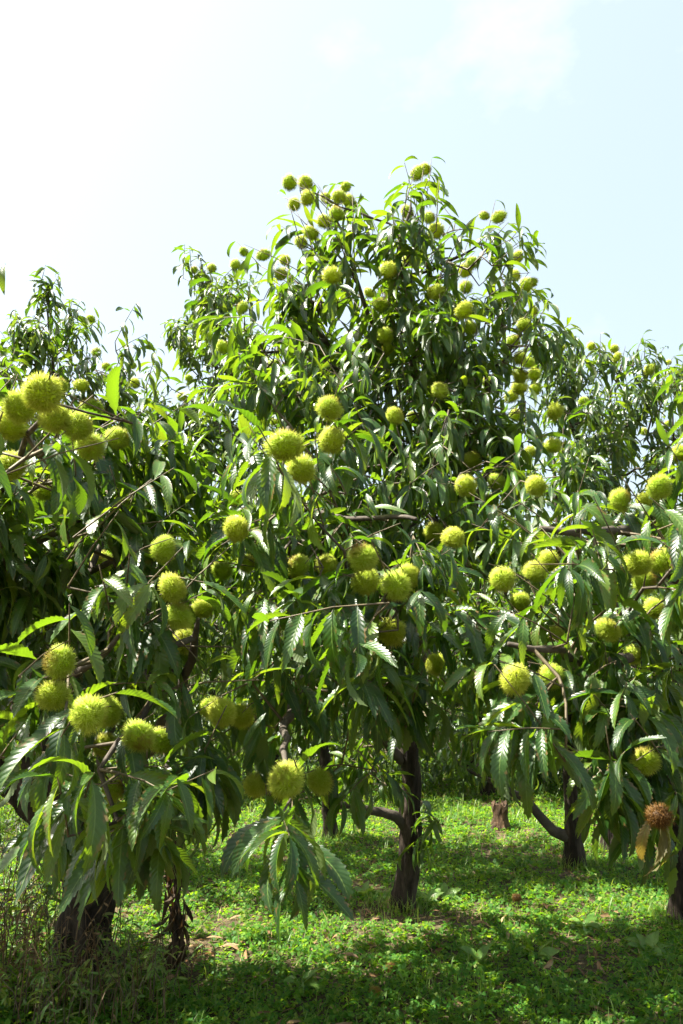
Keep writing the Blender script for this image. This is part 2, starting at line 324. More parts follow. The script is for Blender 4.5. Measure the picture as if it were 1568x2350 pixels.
# (x, y, diameter) on the 1568 x 2350 picture; the diameter gives the distance
BURS = [(665,420,34),(702,420,34),(676,469,32),(706,455,38),(748,455,28),(794,430,28),(778,452,34),(800,460,34),(773,490,38),(745,508,38),(715,535,38),(692,557,36),
(762,633,44),(645,630,36),(605,585,34),(655,598,26),(557,706,30),(891,620,42),(958,398,36),(976,388,28),(935,487,36),(985,500,32),(1000,530,40),(1112,495,24),(1145,498,36),
(1085,604,34),(1068,621,34),(999,670,40),(1070,660,34),(1064,712,44),(1080,755,38),(848,672,28),(873,700,38),(886,770,38),(892,800,36),(935,600,30),(1188,590,30),(1182,633,28),
(1208,653,34),(1222,648,28),(1226,715,26),(1203,748,38),(1178,785,38),(1192,822,36),(1212,832,28),(1195,862,40),(1225,860,34),(1175,910,34),(1192,890,36),(1184,953,34),(1230,892,30),
(1009,896,42),(1119,878,32),(1274,944,42),(1269,1023,40),(1216,1038,34),(906,955,48),(949,958,34),(627,842,32),(636,832,18),(513,797,36),(480,773,30),(541,752,22),(497,755,20),
(541,608,26),(560,578,24),(487,616,24),(446,620,20),(464,763,16),(435,780,16),(434,868,20),(418,911,26),(462,933,20),(535,898,18),(630,970,24),
(208,731,20),(222,808,24),(245,842,26),(304,838,22),(310,880,26),(187,884,36),
(98,905,95),(45,935,80),(25,980,78),(125,960,80),(180,980,80),(210,935,56),(207,1025,74),(270,1007,62),(300,1005,48),(295,1052,52),(30,1070,75),(135,887,52),(105,1125,60),
(655,1025,92),(692,1078,74),(757,938,70),(762,1012,72),
(1514,1118,68),(1424,1148,58),(1479,1148,38),(1562,1041,50),(1396,1446,66),(1466,1293,70),(1516,1288,68),(1479,1336,62),(1154,1331,66),(1259,1288,58),(1229,1313,60),(1194,1381,54),
(1041,1236,60),(996,1221,50),(834,1281,76),(839,1336,74),(909,1346,76),(939,1321,64),(899,1451,72),(1084,1056,44),(1069,1116,52),(1141,1105,46),(1231,1116,54),(1129,1148,38),(1194,1131,34),
(1504,1396,56),(1274,1456,50),(1534,973,20),(1479,991,22),(1339,921,24),(1358,795,20),(1410,800,20),(1416,820,24),(1490,850,28),(1535,832,14),(1290,800,18),
(375,1260,68),(231,1290,62),(172,1305,40),(170,1345,36),(542,1215,68),(397,1350,76),(410,1415,76),(467,1397,58),(425,1470,64),(685,1300,62),(750,1297,54),(510,1310,54),(565,1295,50),
(137,1520,86),(122,1595,88),(205,1640,98),(245,1635,78),(320,1690,82),(372,1700,70),(240,1710,66),(510,1635,76),(485,1625,62),(552,1642,66),(540,1145,40),(5,1285,36),
(657,1792,90),(735,1792,66),(587,1802,66),(255,1810,72),
(1184,1560,78),(1266,1553,66),(1481,1748,74),(999,1525,58),(1454,1503,52),(1349,1850,28),(1439,1827,26),(1311,1775,22),(1389,1763,26)]
BROWN = (1514, 1873, 80)

def owner(px, py, d):
    if d < 3.0: return 'A' if px < 480 else ('B' if px < 1085 else 'C')
    if px < 350: return 'F'
    if px < 545 and d > 4.9: return 'G'
    if px > 1245 and py < 1200: return 'E'
    if py > 1700: return 'D'
    return 'B'
RANGE = {'A': (1.7, 3.6), 'B': (1.7, 5.4), 'C': (1.9, 4.6), 'D': (5, 7), 'E': (5.0, 7.2), 'F': (4.8, 7), 'G': (5.4, 7.4)}
TB = {k: [] for k in 'ABCDEFG'}
for (px, py, dm) in BURS:
    d = FPX * BUR_D / dm; k = owner(px, py, d); lo, hi = RANGE[k]
    d2 = min(max(d * random.uniform(.96, 1.04), lo), hi)
    TB[k].append((px, py, dm, d2))
ALLB = np.array([(b[0], b[1], b[2] / 2, b[3]) for k in TB for b in TB[k]] + [(BROWN[0], BROWN[1], 40, 2.2)])

ALLC = [(at(b[0], b[1], b[3]), b[2] * b[3] / FPX / 2) for b in ALLB * np.array([1, 1, 2, 1])]
SV = np.array(SDIR)

# ------------------------------------------------------------------ trees
def gp(px, py, d=None):
    return ground_at(px, py) if d is None else at(px, py, d)
def poly(*pts):
    return np.array([(*at(p[0], p[1], p[2]), p[3]) for p in pts])
def trunk_poly(base, *pts):
    g = ground_at(*base[:2]); return np.concatenate([[(*(g - [0, 0, .12]), base[2] * 1.05)], [(*(g + [0, 0, .06]), base[2] * 1.03)], poly(*pts)])
def dep(px, py):
    return proj(ground_at(px, py))[2]

def lobes_to_shoots(lobes, k, rs):
    S = []
    for (px, py, d, rx, ry, rd, *wt) in lobes:
        c = at(px, py, d); a, b = rx * d / FPX, ry * d / FPX; n = int(k * (a * b + .35 * a * rd + .35 * b * rd) * (wt[0] if wt else 1)) + 1
        nt_ = max(1, int(n / 2.3))      # shoots stand in tufts
        u = unit(rs.normal(size=(nt_, 3))) * np.power(rs.uniform(.12, 1, nt_), 1 / 2.6)[:, None]
        S.append((c + u * np.array([a, rd, b]))[rs.integers(0, nt_, n)] + rs.normal(size=(n, 3)) * .055)
    return np.concatenate(S)

def grow(seed_polys, tips, rs, min_z):
    """Join every shoot base to the limbs by short curved branches; returns node arrays."""
    pos, par, fix, plen = [], [], [], []
    for si, (P, attach) in enumerate(seed_polys):
        Q = resample(P, .10)
        if attach is not None:
            arr = np.array(pos); j = int(np.argmin(np.linalg.norm(arr - Q[0, :3], axis=1)))
        for i, q in enumerate(Q):
            pos.append(q[:3] + rs.normal(size=3) * (.008 if si else .004)); fix.append(q[3])
            par.append(len(pos) - 2 if i else (-1 if attach is None else j))
            p = par[-1]; plen.append(0 if p < 0 else plen[p] + np.linalg.norm(pos[-1] - pos[p]))
    root = pos[0].copy()
    order = np.argsort(np.array([np.min(np.linalg.norm(np.array(pos) - t, axis=1)) for t in tips]))
    ends = np.zeros(len(tips), int); n_seed = len(pos)
    buf = np.zeros((60000, 3)); pl = np.zeros(60000); n = len(pos); buf[:n] = pos; pl[:n] = plen
    use = np.ones(60000, bool); use[:n] = np.array([p[2] > min_z for p in pos])
    for ti in order:
        t = tips[ti]; dv = t - buf[:n]; ds = np.linalg.norm(dv, axis=1)
        cost = ds + .22 * pl[:n] + .5 * np.maximum(0, -dv[:, 2] - .15) + np.where(use[:n], 0, 1e3)
        j = int(np.argmin(cost)); A = buf[j]; D = ds[j]
        p = par[j]; tang = unit(A - buf[p]) if p >= 0 else np.array([0, 0, 1.0])
        m = max(1, int(D / .09)); k = j
        c1 = A + (tang * .35 + np.array([0, 0, .10])) * D * .5; c2 = t - (unit(t - A) * .5 + np.array([0, 0, .22])) * D * .35
        for s in range(1, m + 1):
            x = s / m; q = (1 - x) ** 3 * A + 3 * (1 - x) ** 2 * x * c1 + 3 * (1 - x) * x * x * c2 + x ** 3 * t
            q = q + rs.normal(size=3) * .010 * (s < m)
            buf[n] = q; pl[n] = pl[k] + np.linalg.norm(q - buf[k]); par.append(k); fix.append(0); k = n; n += 1
        ends[ti] = k
    return buf[:n].copy(), np.array(par), np.array(fix), ends
def radii(par, fix, ends, tip_r=.0030, ex=.44):
    cnt = np.zeros(len(par)); cnt[ends] += 1
    for i in range(len(par) - 1, -1, -1):
        if par[i] >= 0: cnt[par[i]] += cnt[i]
    r = tip_r * np.power(np.maximum(cnt, .6), ex)
    return np.where(fix > 0, np.maximum(fix, np.minimum(r, fix * 1.2)), r), cnt
def chains(par, cnt):
    n = len(par); ch = [[] for _ in range(n)]
    for i, p in enumerate(par):
        if p >= 0: ch[p].append(i)
    out = []; stack = [(0, -1)]
    while stack:
        s, p = stack.pop(); c = [p] if p >= 0 else []
        i = s
        while True:
            c.append(i)
            if not ch[i]: break
            k = max(ch[i], key=lambda q: (fixg[q] > 0 and fixg[i] > 0, cnt[q]))
            for q in ch[i]:
                if q != k: stack.append((q, i))
            i = k
        out.append(c)
    return out

def shoot_leaves(base, axis, length, rs, leaf_len, npl):
    """Leaves of all shoots at once: alternate round a shoot, spreading and then hanging."""
    S = len(base); Mx = npl.max(); k = np.arange(Mx)[None]; mask = k < npl[:, None]
    f = .12 + .88 * (k + rs.uniform(-.3, .3, (S, Mx))) / np.maximum(npl[:, None] - 1, 1)
    ref = unit(np.cross(axis, rs.normal(size=(S, 3)))); oth = np.cross(axis, ref)
    az = k * R(140) + rs.uniform(0, 6.28, (S, 1)) + rs.normal(size=(S, Mx)) * .45
    rad = ref[:, None] * np.cos(az)[..., None] + oth[:, None] * np.sin(az)[..., None]
    droop = np.array([0, 0, -1.0]) * rs.uniform(.25, 1.45, (S, Mx, 1)) * (1.05 - .25 * f[..., None])
    d = unit(rad * np.array([1, 1, .75]) * .98 + axis[:, None] * np.array([1, 1, .6]) * (.25 + .65 * np.clip(f, 0, 1)[..., None]) + droop)
    p = base[:, None] + axis[:, None] * (length[:, None] * f)[..., None] + np.array([0, 0, -1.0]) * (.10 * length[:, None] * f * f)[..., None]
    L = leaf_len * rs.uniform(.72, 1.12, (S, Mx)) * (1 - .35 * np.clip(f, 0, 1) ** 4)
    roll = rs.normal(size=(S, Mx)) * .38
    return p[mask], d[mask], L[mask], roll[mask]

TREES = []
def build_tree(key, name, label, trunk, limbs, lobes, k=150, leaf_len=.175, min_z=.7, lod='mid', mat=None, seed=0, extra=None, bare=False, group='chestnut trees of the orchard', npl=(8, 14), bark=None):
    global fixg
    rs = np.random.default_rng(1000 + seed); mat = mat or M_LEAF
    ax = trunk[-1][:3]
    tips = lobes_to_shoots(lobes, k, rs) if lobes else np.zeros((0, 3))
    tips = tips[tips[:, 2] > .35]
    nb = [at(b[0], b[1], b[3]) for b in TB.get(key, []) if b[2] > 44] if len(key) == 1 else []
    for q in nb:    # leafy shoots crowd round the fruiting ones
        o_ = unit(q - ax) * np.array([1, 1, .2])
        tips = np.concatenate([tips, [q - o_ * .15 + [0, 0, -.05] + rs.normal(size=3) * .04]])
    burs = TB.get(key, []) if len(key) == 1 else []
    bp = np.array([at(b[0], b[1], b[3]) for b in burs]).reshape(-1, 3); bs = np.array([b[2] * b[3] / FPX / 2 for b in burs])
    # drop filler shoots standing right in front of a bur
    if len(tips):
        x, y, dd = proj(tips); keep = np.ones(len(tips), bool)
        for (bx, by, br, bd) in ALLB:
            keep &= ~((np.hypot(x - bx, y - by - br * .2) < br * (1.5 if br > 24 else 1.15)) & (dd < bd + .05) & (dd > bd - 1.6))
        tips = tips[keep]
    out_f = tips - ax * np.array([1, 1, 0]) - np.array([0, 0, 1]) * (ax[2] * .75); out_f[:, 2] *= .5
    axf = unit(unit(out_f) * .75 + np.array([0, 0, .50]) + rs.normal(size=tips.shape) * .30)
    lf = rs.uniform(.16, .34, len(tips)) * leaf_len / .175
    bases = [tips - axf * lf[:, None] * .5]; axes = [axf]; lens = [lf]
    if len(bp):
        ob = bp - ax * np.array([1, 1, 0]) - np.array([0, 0, 1]) * (ax[2] * .75); ob[:, 2] *= .4
        axb = unit(unit(ob) * .8 + np.array([0, 0, .35]) + rs.normal(size=bp.shape) * .22)
        wv = unit(-unit(ob) * .8 + np.array([0, 0, .25]) + rs.normal(size=bp.shape) * .35); wv = unit(wv - axb * np.sum(wv * axb, 1, keepdims=True))
        lb = rs.uniform(.20, .30, len(bp)) * leaf_len / .175
        bb = bp + wv * (bs * 1.05)[:, None] - axb * (lb * .62)[:, None]
        bases.append(bb); axes.append(axb); lens.append(lb)
    bases = np.concatenate(bases); axes = np.concatenate(axes); lens = np.concatenate(lens)
    g = trunk[0][:3].copy(); g[2] = 0
    root = link(name, None, None, g); root.empty_display_size = .2; tag(root, label, 'tree', group)
    node, par, fixg, ends = grow([(trunk, None)] + [(l, 1) for l in limbs], bases, rs, min_z)
    rad, cnt = radii(par, fixg, ends)
    cs = chains(par, cnt)
    small = []; big = []
    for ci, c in enumerate(cs):
        P = node[c]; rr = rad[c].copy()
        if ci and len(c) > 1: rr[0] = min(rr[0], rr[1] * 1.25)
        if ci == 0:
            tr_p, tr_r = P, rr
        elif rr[1 if len(rr) > 1 else 0] > .0075 and len(c) > 3: big.append((P, rr))
        elif len(c) > 1: small.append((P, rr))
    # trunk
    Pt = resample(np.concatenate([tr_p, tr_r[:, None]], 1), .05)
    h = Pt[:, 2]; fl = 1 + .16 * np.exp(-np.maximum(h, 0) / .08)
    v, q, t = tube(Pt[:, :3] - g, Pt[:, 3] * fl, 28, .17, seed)
    link('trunk', mesh_np('trunk', v, [q, t], bark or M_BARK), root)
    big.sort(key=lambda b: -b[1][0] * len(b[0]))
    for P, rr in big[:70]:
        v, q, t = tube(P - g, rr, 8, .08, seed); link('branch', mesh_np('branch', v, [q, t], M_BARK2), root)
    tw = [tube(P - g, rr, 4) for P, rr in big[70:] + small]
    tw += [tube(np.stack([b, b + a * l * .5 + [0, 0, -.02 * l], b + a * l - [0, 0, .10 * l]]) - g, [.0030, .0024, .0014], 4) for b, a, l in zip(bases, axes, lens)]
    if tw:
        v, f = join_tubes(tw); tag(link('twigs', mesh_np('twigs', v, f, M_TWIG), root), kind='stuff')
    # burs
    for i, (b, p, s) in enumerate(zip(burs, bp, bs)):
        s = s * (1.02 if b[2] > 44 else 1.10)
        o = link('chestnut_bur', random.choice(BUR_NEAR if b[2] > 44 else BUR_FAR), root, p - g)
        o.scale = (s * random.uniform(.96, 1.10), s * random.uniform(.96, 1.10), s * random.uniform(.86, 1.0)); o.rotation_euler = (random.gauss(0, .7), random.gauss(0, .7), random.uniform(0, 6.28))
    # leaves
    p, d, Ln, roll = shoot_leaves(bases, axes, lens, rs, leaf_len, rs.integers(npl[0], npl[1], len(bases)))
    if extra is not None:
        p = np.concatenate([p, extra[0]]); d = np.concatenate([d, extra[1]]); Ln = np.concatenate([Ln, extra[2]]); roll = np.concatenate([roll, extra[3]])
    var = rs.integers(0, NVAR, len(p)); rot = frames(d, roll)
    # points along each blade, to keep leaves from growing through or right across the burs
    mid = np.array([v[len(v) // 3 + 3] if False else s_[0][LODMID] for s_ in LOD['near']])
    pts = [p + np.einsum('mij,mj->mi', rot, mid[var]) * Ln[:, None], p + np.einsum('mij,mj->mi', rot, np.array([s_[0][LODTIP] for s_ in LOD['near']])[var]) * Ln[:, None]]
    keep = np.ones(len(p), bool)
    for Pq in pts + [p, (pts[0] + pts[1]) / 2, (pts[0] + p) / 2]:
        x, y, dd = proj(Pq)
        for (bx, by, br, bd) in ALLB:
            rr = np.hypot(x - bx, y - by)
            keep &= ~((rr < br * 1.0) & (dd < bd + .03) & (dd > bd - 1.4) & (rs.random(len(p)) < (.97 if br > 24 else .90)))
            keep &= ~((rr < br * 1.0) & (np.abs(dd - bd) < .035))
    for (c_, r_) in ALLC:       # thin out the leaves sunward of each bur so direct sun reaches it
        for Pq in pts + [p, (pts[0] + pts[1]) / 2]:
            v_ = Pq - c_; t_ = v_ @ SV; pd = np.linalg.norm(v_ - t_[:, None] * SV, axis=1)
            keep &= ~((t_ > 0) & (t_ < 1.0) & (pd < r_ * 1.0) & (rs.random(len(p)) < .72))
    keep &= (proj(pts[0])[2] > .9)
    p, d, Ln, var, rot = p[keep], d[keep], Ln[keep], var[keep], rot[keep]
    TREES.append(dict(root=root, g=g, p=p, L=Ln, var=var, rot=rot, c=pts[0][keep], lod=lod, mat=mat))
    return root
LODMID = 13 + 6; LODTIP = 13 + 12

T = {}
# A: old tree at the lower edge, thick trunk among weeds, big limb coming in from outside
dA = dep(185, 2235)
tA = trunk_poly((185, 2235, .14), (190, 2120, dA, .135), (205, 2000, dA - .05, .13), (165, 1880, dA - .15, .125), (60, 1800, dA - .2, .115), (-60, 1700, dA - .2, .105), (-160, 1500, dA - .2, .09), (-180, 1200, dA - .4, .06), (-160, 900, dA - .6, .04))
limbsA = [poly((165, 1880, dA - .15, .05), (300, 1780, dA - .6, .024), (390, 1640, 3.0, .018), (440, 1510, 2.8, .013), (455, 1420, 2.6, .006)),
          poly((-60, 1700, dA - .2, .03), (60, 1600, 2.9, .02), (170, 1540, 2.4, .013), (250, 1490, 2.2, .009), (310, 1385, 2.2, .004)),
          poly((-160, 1500, dA - .2, .04), (-60, 1250, 2.8, .02), (20, 1090, 2.5, .012), (60, 1000, 2.3, .008), (110, 930, 2.1, .005)),
          poly((-60, 1250, 2.8, .02), (90, 1240, 2.7, .015), (210, 1180, 2.7, .010))]
lobA = [(80, 960, 2.05, 130, 80, .25), (250, 1040, 2.7, 90, 70, .3), (180, 1160, 2.7, 180, 110, .4), (120, 1330, 3.0, 160, 130, .5), (300, 1260, 2.8, 130, 100, .4), (420, 1400, 2.35, 130, 130, .3, 1.2),
        (230, 1600, 2.0, 140, 120, .25), (220, 1705, 2.0, 150, 75, .22, 1.1), (360, 1760, 2.15, 100, 95, .25, 1.2), (520, 1650, 2.4, 90, 70, .25), (200, 1870, 2.6, 90, 50, .25, .8), (340, 1830, 2.3, 80, 50, .2, .8), (40, 1480, 3.0, 110, 130, .4), (80, 1640, 2.5, 90, 70, .3), (400, 1120, 3.1, 130, 110, .4), (120, 1150, 4.0, 200, 110, .6, .9), (330, 1260, 4.1, 150, 100, .5, .9), (80, 1420, 4.2, 180, 130, .5, .8), (-150, 1000, 3.4, 220, 160, .9, .8), (-250, 700, 3.6, 200, 140, .9, .7), (300, 1500, 3.9, 110, 120, .4, .8), (-170, 1450, 4.0, 200, 200, .8, .8), (-90, 1660, 3.9, 130, 110, .5, .8), (-240, 950, 2.4, 150, 150, .4, .8), (-150, 1300, 2.5, 120, 150, .4, .8), (-340, 1500, 3.8, 160, 200, .7, .8), (-320, 1200, 3.7, 160, 160, .7, .7), (-520, 1350, 3.8, 160, 250, .8, .8), (-480, 1000, 3.7, 160, 150, .8, .7)]  # lobes left of the frame are added, unseen, to shade the weeds and ground
ex = at(-40, 590, 2.0)
exA = (np.array([at(12, 604, 1.95), at(-14, 600, 1.95), at(-20, 590, 1.97)]), unit(np.array([[.05, -.35, -1.0], [-.3, .2, -1.0], [-.6, -.2, -.8]])), np.array([.085, .13, .14]), np.array([.2, .1, .4]))
build_tree('A', 'chestnut_tree', 'old chestnut tree with the thickest trunk, choked by weeds and dry stalks', tA, limbsA, lobA, k=205, leaf_len=.205, seed=1, extra=exA)

# B: the tall tree in the middle
dB = dep(922, 2088)
tB = trunk_poly((922, 2088, .072), (935, 2000, dB, .070), (938, 1900, dB, .068), (942, 1780, dB, .058), (938, 1650, dB - .05, .052), (930, 1450, dB - .1, .048), (920, 1250, dB - .15, .040), (905, 1000, dB - .2, .030), (880, 800, dB - .3, .022), (900, 640, dB - .4, .014), (940, 480, dB - .45, .008))
limbsB = [poly((938, 1900, dB, .036), (905, 1872, dB - .05, .034), (850, 1860, dB - .1, .026), (770, 1845, dB - .2, .018)),
          poly((940, 1760, dB, .036), (900, 1720, dB - .1, .032), (860, 1640, dB - .3, .028), (780, 1480, dB - .8, .024), (700, 1320, dB - 1.3, .020), (630, 1180, dB - 1.7, .014), (635, 1080, dB - 2.2, .009), (660, 985, 2.15, .005)),
          poly((938, 1650, dB - .05, .036), (960, 1560, 4.4, .03), (960, 1470, 3.6, .025), (930, 1400, 2.9, .02), (890, 1370, 2.5, .014)),
          poly((930, 1450, dB - .1, .034), (1000, 1300, dB - .4, .028), (1080, 1180, dB - .9, .022), (1120, 1080, dB - 1.1, .015)),
          poly((920, 1250, dB - .15, .03), (1020, 1050, dB - .2, .024), (1120, 900, dB - .3, .018), (1190, 760, dB - .4, .012)),
          poly((905, 1000, dB - .2, .026), (800, 850, dB - .3, .020), (700, 720, dB - .4, .014), (640, 650, dB - .4, .009)),
          poly((880, 800, dB - .3, .018), (830, 680, dB - .4, .013), (800, 570, dB - .5, .010), (760, 500, dB - .5, .007)),
          poly((900, 640, dB - .4, .011), (990, 620, dB - .4, .009), (1100, 560, dB - .4, .006)),
          poly((720, 1172, 3.3, .012), (800, 1184, 3.2, .012), (900, 1180, 3.1, .010), (955, 1190, 3.0, .007)),
          poly((780, 1480, dB - .8, .02), (690, 1560, 3.0, .016), (660, 1680, 2.4, .012), (655, 1740, 2.1, .008))]
lobB = [(956, 458, 4.5, 18, 30, .10, 4.), (955, 540, 4.5, 75, 60, .35, 1.5), (900, 570, 4.5, 45, 40, .25), (718, 512, 4.4, 55, 45, .25, 2.4), (760, 540, 4.5, 50, 45, .2), (1128, 555, 4.5, 48, 32, .2, 2.4), (1060, 620, 4.6, 90, 60, .4), (1178, 665, 4.5, 42, 48, .25, 1.2),
        (1172, 800, 4.5, 62, 110, .4), (960, 720, 4.7, 150, 110, .7), (780, 700, 4.6, 130, 90, .6), (640, 680, 4.4, 70, 60, .35, 1.2), (600, 790, 4.5, 110, 70, .5), (880, 850, 4.8, 270, 90, .9), (1050, 860, 4.6, 140, 100, .6), (740, 930, 4.3, 230, 80, .7),
        (1000, 1000, 4.2, 170, 80, .6), (1150, 1020, 4.3, 110, 90, .5), (660, 1110, 2.6, 120, 70, .3, .8), (540, 1120, 3.2, 140, 100, .45), (860, 1080, 3.5, 160, 80, .5, .8), (1060, 1130, 3.6, 130, 80, .4), (560, 1250, 2.9, 120, 70, .35),
        (720, 1370, 2.35, 140, 70, .25), (880, 1400, 2.3, 120, 70, .25, 1.2), (780, 1500, 2.6, 170, 80, .35), (960, 1560, 2.7, 110, 70, .3), (1010, 1290, 2.8, 80, 60, .25), (640, 1795, 2.05, 100, 30, .15, 1.1), (845, 1765, 4.8, 60, 45, .3, .9), (1010, 1885, 4.9, 35, 16, .15, 1.2), (690, 1600, 3.6, 110, 70, .4), (880, 1240, 3.3, 160, 60, .4), (760, 1200, 4.4, 200, 90, .6), (1020, 1260, 4.5, 160, 90, .5), (620, 1350, 4.3, 140, 90, .5), (850, 1400, 4.6, 160, 80, .5)]
lobB = [(*l_[:6], (l_[6] if len(l_) > 6 else 1.0) * (.72 if l_[1] < 800 else 1.0)) for l_ in lobB]
build_tree('B', 'chestnut_tree', 'tall chestnut tree crowned with burs, its bare dark trunk standing alone in the grass', tB, limbsB, lobB, k=220, leaf_len=.20, seed=2)

# C: tree at the right margin with the browned bur
dC = dep(1580, 2110)
tC = trunk_poly((1566, 2110, .07), (1558, 2000, dC, .066), (1548, 1880, dC - .05, .06), (1548, 1750, dC - .2, .055), (1560, 1600, dC - .4, .05), (1600, 1400, dC - .8, .042), (1640, 1200, dC - 1.0, .03), (1660, 1000, dC - 1.1, .015))
limbsC = [poly((1560, 1600, dC - .4, .036), (1500, 1500, 3.8, .03), (1420, 1400, 3.2, .024), (1340, 1300, 3.0, .018), (1320, 1225, 2.9, .016), (1250, 1215, 2.85, .010)),
          poly((1600, 1400, dC - .8, .03), (1500, 1250, 3.2, .022), (1400, 1215, 2.8, .016), (1330, 1225, 2.6, .010)),
          poly((1500, 1500, 3.8, .026), (1380, 1520, 3.0, .018), (1260, 1490, 2.5, .012), (1180, 1480, 2.4, .008)),
          poly((1548, 1750, dC - .2, .03), (1540, 1640, 3.4, .02), (1500, 1620, 2.8, .014), (1450, 1660, 2.5, .009))]
lobC = [(1450, 1170, 2.6, 110, 50, .3), (1500, 1320, 2.5, 100, 70, .3), (1230, 1350, 2.6, 130, 60, .3), (1390, 1420, 2.7, 120, 70, .35), (1220, 1580, 2.3, 110, 60, .22, 1.1), (1350, 1580, 2.6, 110, 80, .3), (1480, 1700, 2.4, 90, 80, .25), (1530, 1540, 2.7, 80, 90, .35), (1130, 1450, 2.9, 110, 70, .35), (1290, 1200, 3.1, 110, 70, .4), (1500, 1820, 2.5, 60, 40, .2), (1560, 1050, 2.8, 40, 40, .2), (1720, 1180, 3.7, 180, 120, .6, .7), (1760, 1420, 3.9, 170, 120, .6, .7), (1680, 950, 3.7, 90, 80, .4, .7)]
build_tree('C', 'chestnut_tree', 'chestnut tree at the picture margin holding the single browned, withered bur', tC, limbsC, lobC, k=205, leaf_len=.205, seed=3)

# D: low-forked tree behind
dD = dep(1320, 1990)
tD = trunk_poly((1320, 1990, .072), (1316, 1930, dD, .064), (1312, 1850, dD, .055), (1308, 1750, dD, .048), (1300, 1600, dD, .042), (1290, 1400, dD, .032), (1280, 1200, dD, .02), (1270, 1050, dD, .010))
limbsD = [poly((1314, 1925, dD, .046), (1270, 1905, dD, .042), (1235, 1870, dD, .036), (1200, 1832, dD, .03), (1150, 1800, dD, .022), (1080, 1770, dD, .012)),
          poly((1300, 1600, dD, .03), (1400, 1400, dD, .02), (1450, 1250, dD, .012)), poly((1300, 1600, dD, .03), (1180, 1400, dD - .2, .02), (1120, 1200, dD - .3, .012))]
lobD = [(1250, 1150, dD - .2, 200, 110, .8), (1380, 1300, dD - .2, 150, 130, .7), (1150, 1380, dD, 150, 110, .7), (1280, 1480, dD, 170, 110, .7), (1400, 1600, dD - .3, 120, 100, .5), (1120, 1700, dD + .1, 110, 50, .4), (1230, 1680, dD - .2, 80, 45, .4, .7), (1180, 1580, dD, 120, 70, .5)]
build_tree('D', 'chestnut_tree', 'chestnut tree whose low crooked limb reaches out towards the brown stump', tD, limbsD, lobD, k=130, seed=4, mat=M_LEAF)

# E: behind D
dE = dep(1402, 1950)
tE = trunk_poly((1402, 1950, .066), (1404, 1880, dE, .06), (1408, 1780, dE, .05), (1420, 1600, dE, .044), (1420, 1350, dE, .036), (1410, 1100, dE, .022), (1400, 900, dE, .010))
limbsE = [poly((1420, 1350, dE, .03), (1500, 1150, dE, .02), (1530, 980, dE, .01)), poly((1420, 1350, dE, .03), (1350, 1100, dE - .2, .02), (1300, 900, dE - .3, .01))]
lobE = [(1268, 800, 6.2, 38, 45, .3, 1.6), (1285, 850, 6.3, 50, 60, .5, 1.3), (1330, 960, 6.3, 90, 90, .7), (1400, 850, 6.4, 60, 45, .5, 1.2), (1490, 900, 6.4, 75, 50, .6), (1450, 1000, 6.5, 130, 90, .8), (1560, 890, 6.6, 50, 50, .5), (1500, 1110, 6.3, 120, 80, .7), (1330, 1080, 6.2, 100, 80, .6), (1540, 1250, 6.3, 100, 120, .6)]
build_tree('E', 'chestnut_tree', 'chestnut tree behind the low-forked one, its dark trunk catching sun at the foot', tE, limbsE, lobE, k=140, seed=5, mat=M_FARLEAF, lod='far', leaf_len=.17)

# F: upper left crown further off
dF = dep(92, 1965)
tF = trunk_poly((92, 1965, .055), (95, 1850, dF, .05), (110, 1650, dF, .044), (120, 1400, dF, .036), (130, 1150, dF - .2, .028), (125, 900, dF - .5, .016), (110, 720, dF - .6, .007))
limbsF = [poly((130, 1150, dF - .2, .024), (220, 980, dF - .5, .016), (290, 850, dF - .6, .007)), poly((120, 1400, dF, .024), (40, 1150, dF - .3, .016), (-10, 900, dF - .4, .008))]
lobF = [(110, 725, 5.8, 55, 45, .4, 1.4), (140, 790, 5.8, 75, 45, .5), (50, 800, 5.8, 55, 40, .4), (225, 850, 5.6, 45, 30, .35, 1.2), (305, 850, 5.6, 42, 38, .35, 1.2), (270, 910, 5.7, 60, 35, .4), (60, 900, 6, 90, 70, .6), (250, 1000, 6, 120, 60, .6), (130, 1080, 6.2, 200, 100, .8), (100, 1300, 6.4, 200, 130, .8), (150, 1500, 6.4, 200, 110, .8), (330, 1120, 6.2, 90, 90, .6)]
build_tree('F', 'chestnut_tree', 'slender chestnut tree whose loose crown stands against the sky beyond the old tree', tF, limbsF, lobF, k=140, seed=6, mat=M_FARLEAF, lod='far')

# G: crown showing left of the tall tree
dG = dep(758, 1925)
tG = trunk_poly((758, 1925, .06), (755, 1850, dG, .055), (740, 1700, dG, .05), (690, 1450, dG, .04), (620, 1200, dG - .2, .03), (560, 950, dG - .3, .02), (510, 750, dG - .4, .008))
limbsG = [poly((620, 1200, dG - .2, .024), (500, 1050, dG - .3, .016), (440, 900, dG - .4, .008)), poly((690, 1450, dG, .03), (800, 1300, dG, .02), (860, 1200, dG, .01))]
lobG = [(470, 650, 6.6, 45, 50, .4, 1.5), (520, 690, 6.6, 60, 60, .5), (450, 790, 6.6, 42, 70, .4, 1.2), (530, 830, 6.6, 100, 80, .7), (430, 930, 6.5, 70, 60, .5), (540, 980, 6.5, 130, 70, .7), (440, 1060, 6.4, 130, 70, .7), (560, 1180, 6.4, 170, 100, .8), (780, 1250, 6.8, 150, 130, .8), (700, 1480, 7, 180, 120, .8), (480, 1380, 6.8, 150, 130, .7)]
build_tree('G', 'chestnut_tree', 'chestnut tree half hidden behind the tall one, crown peeping out of its flank', tG, limbsG, lobG, k=140, seed=7, mat=M_FARLEAF, lod='far')

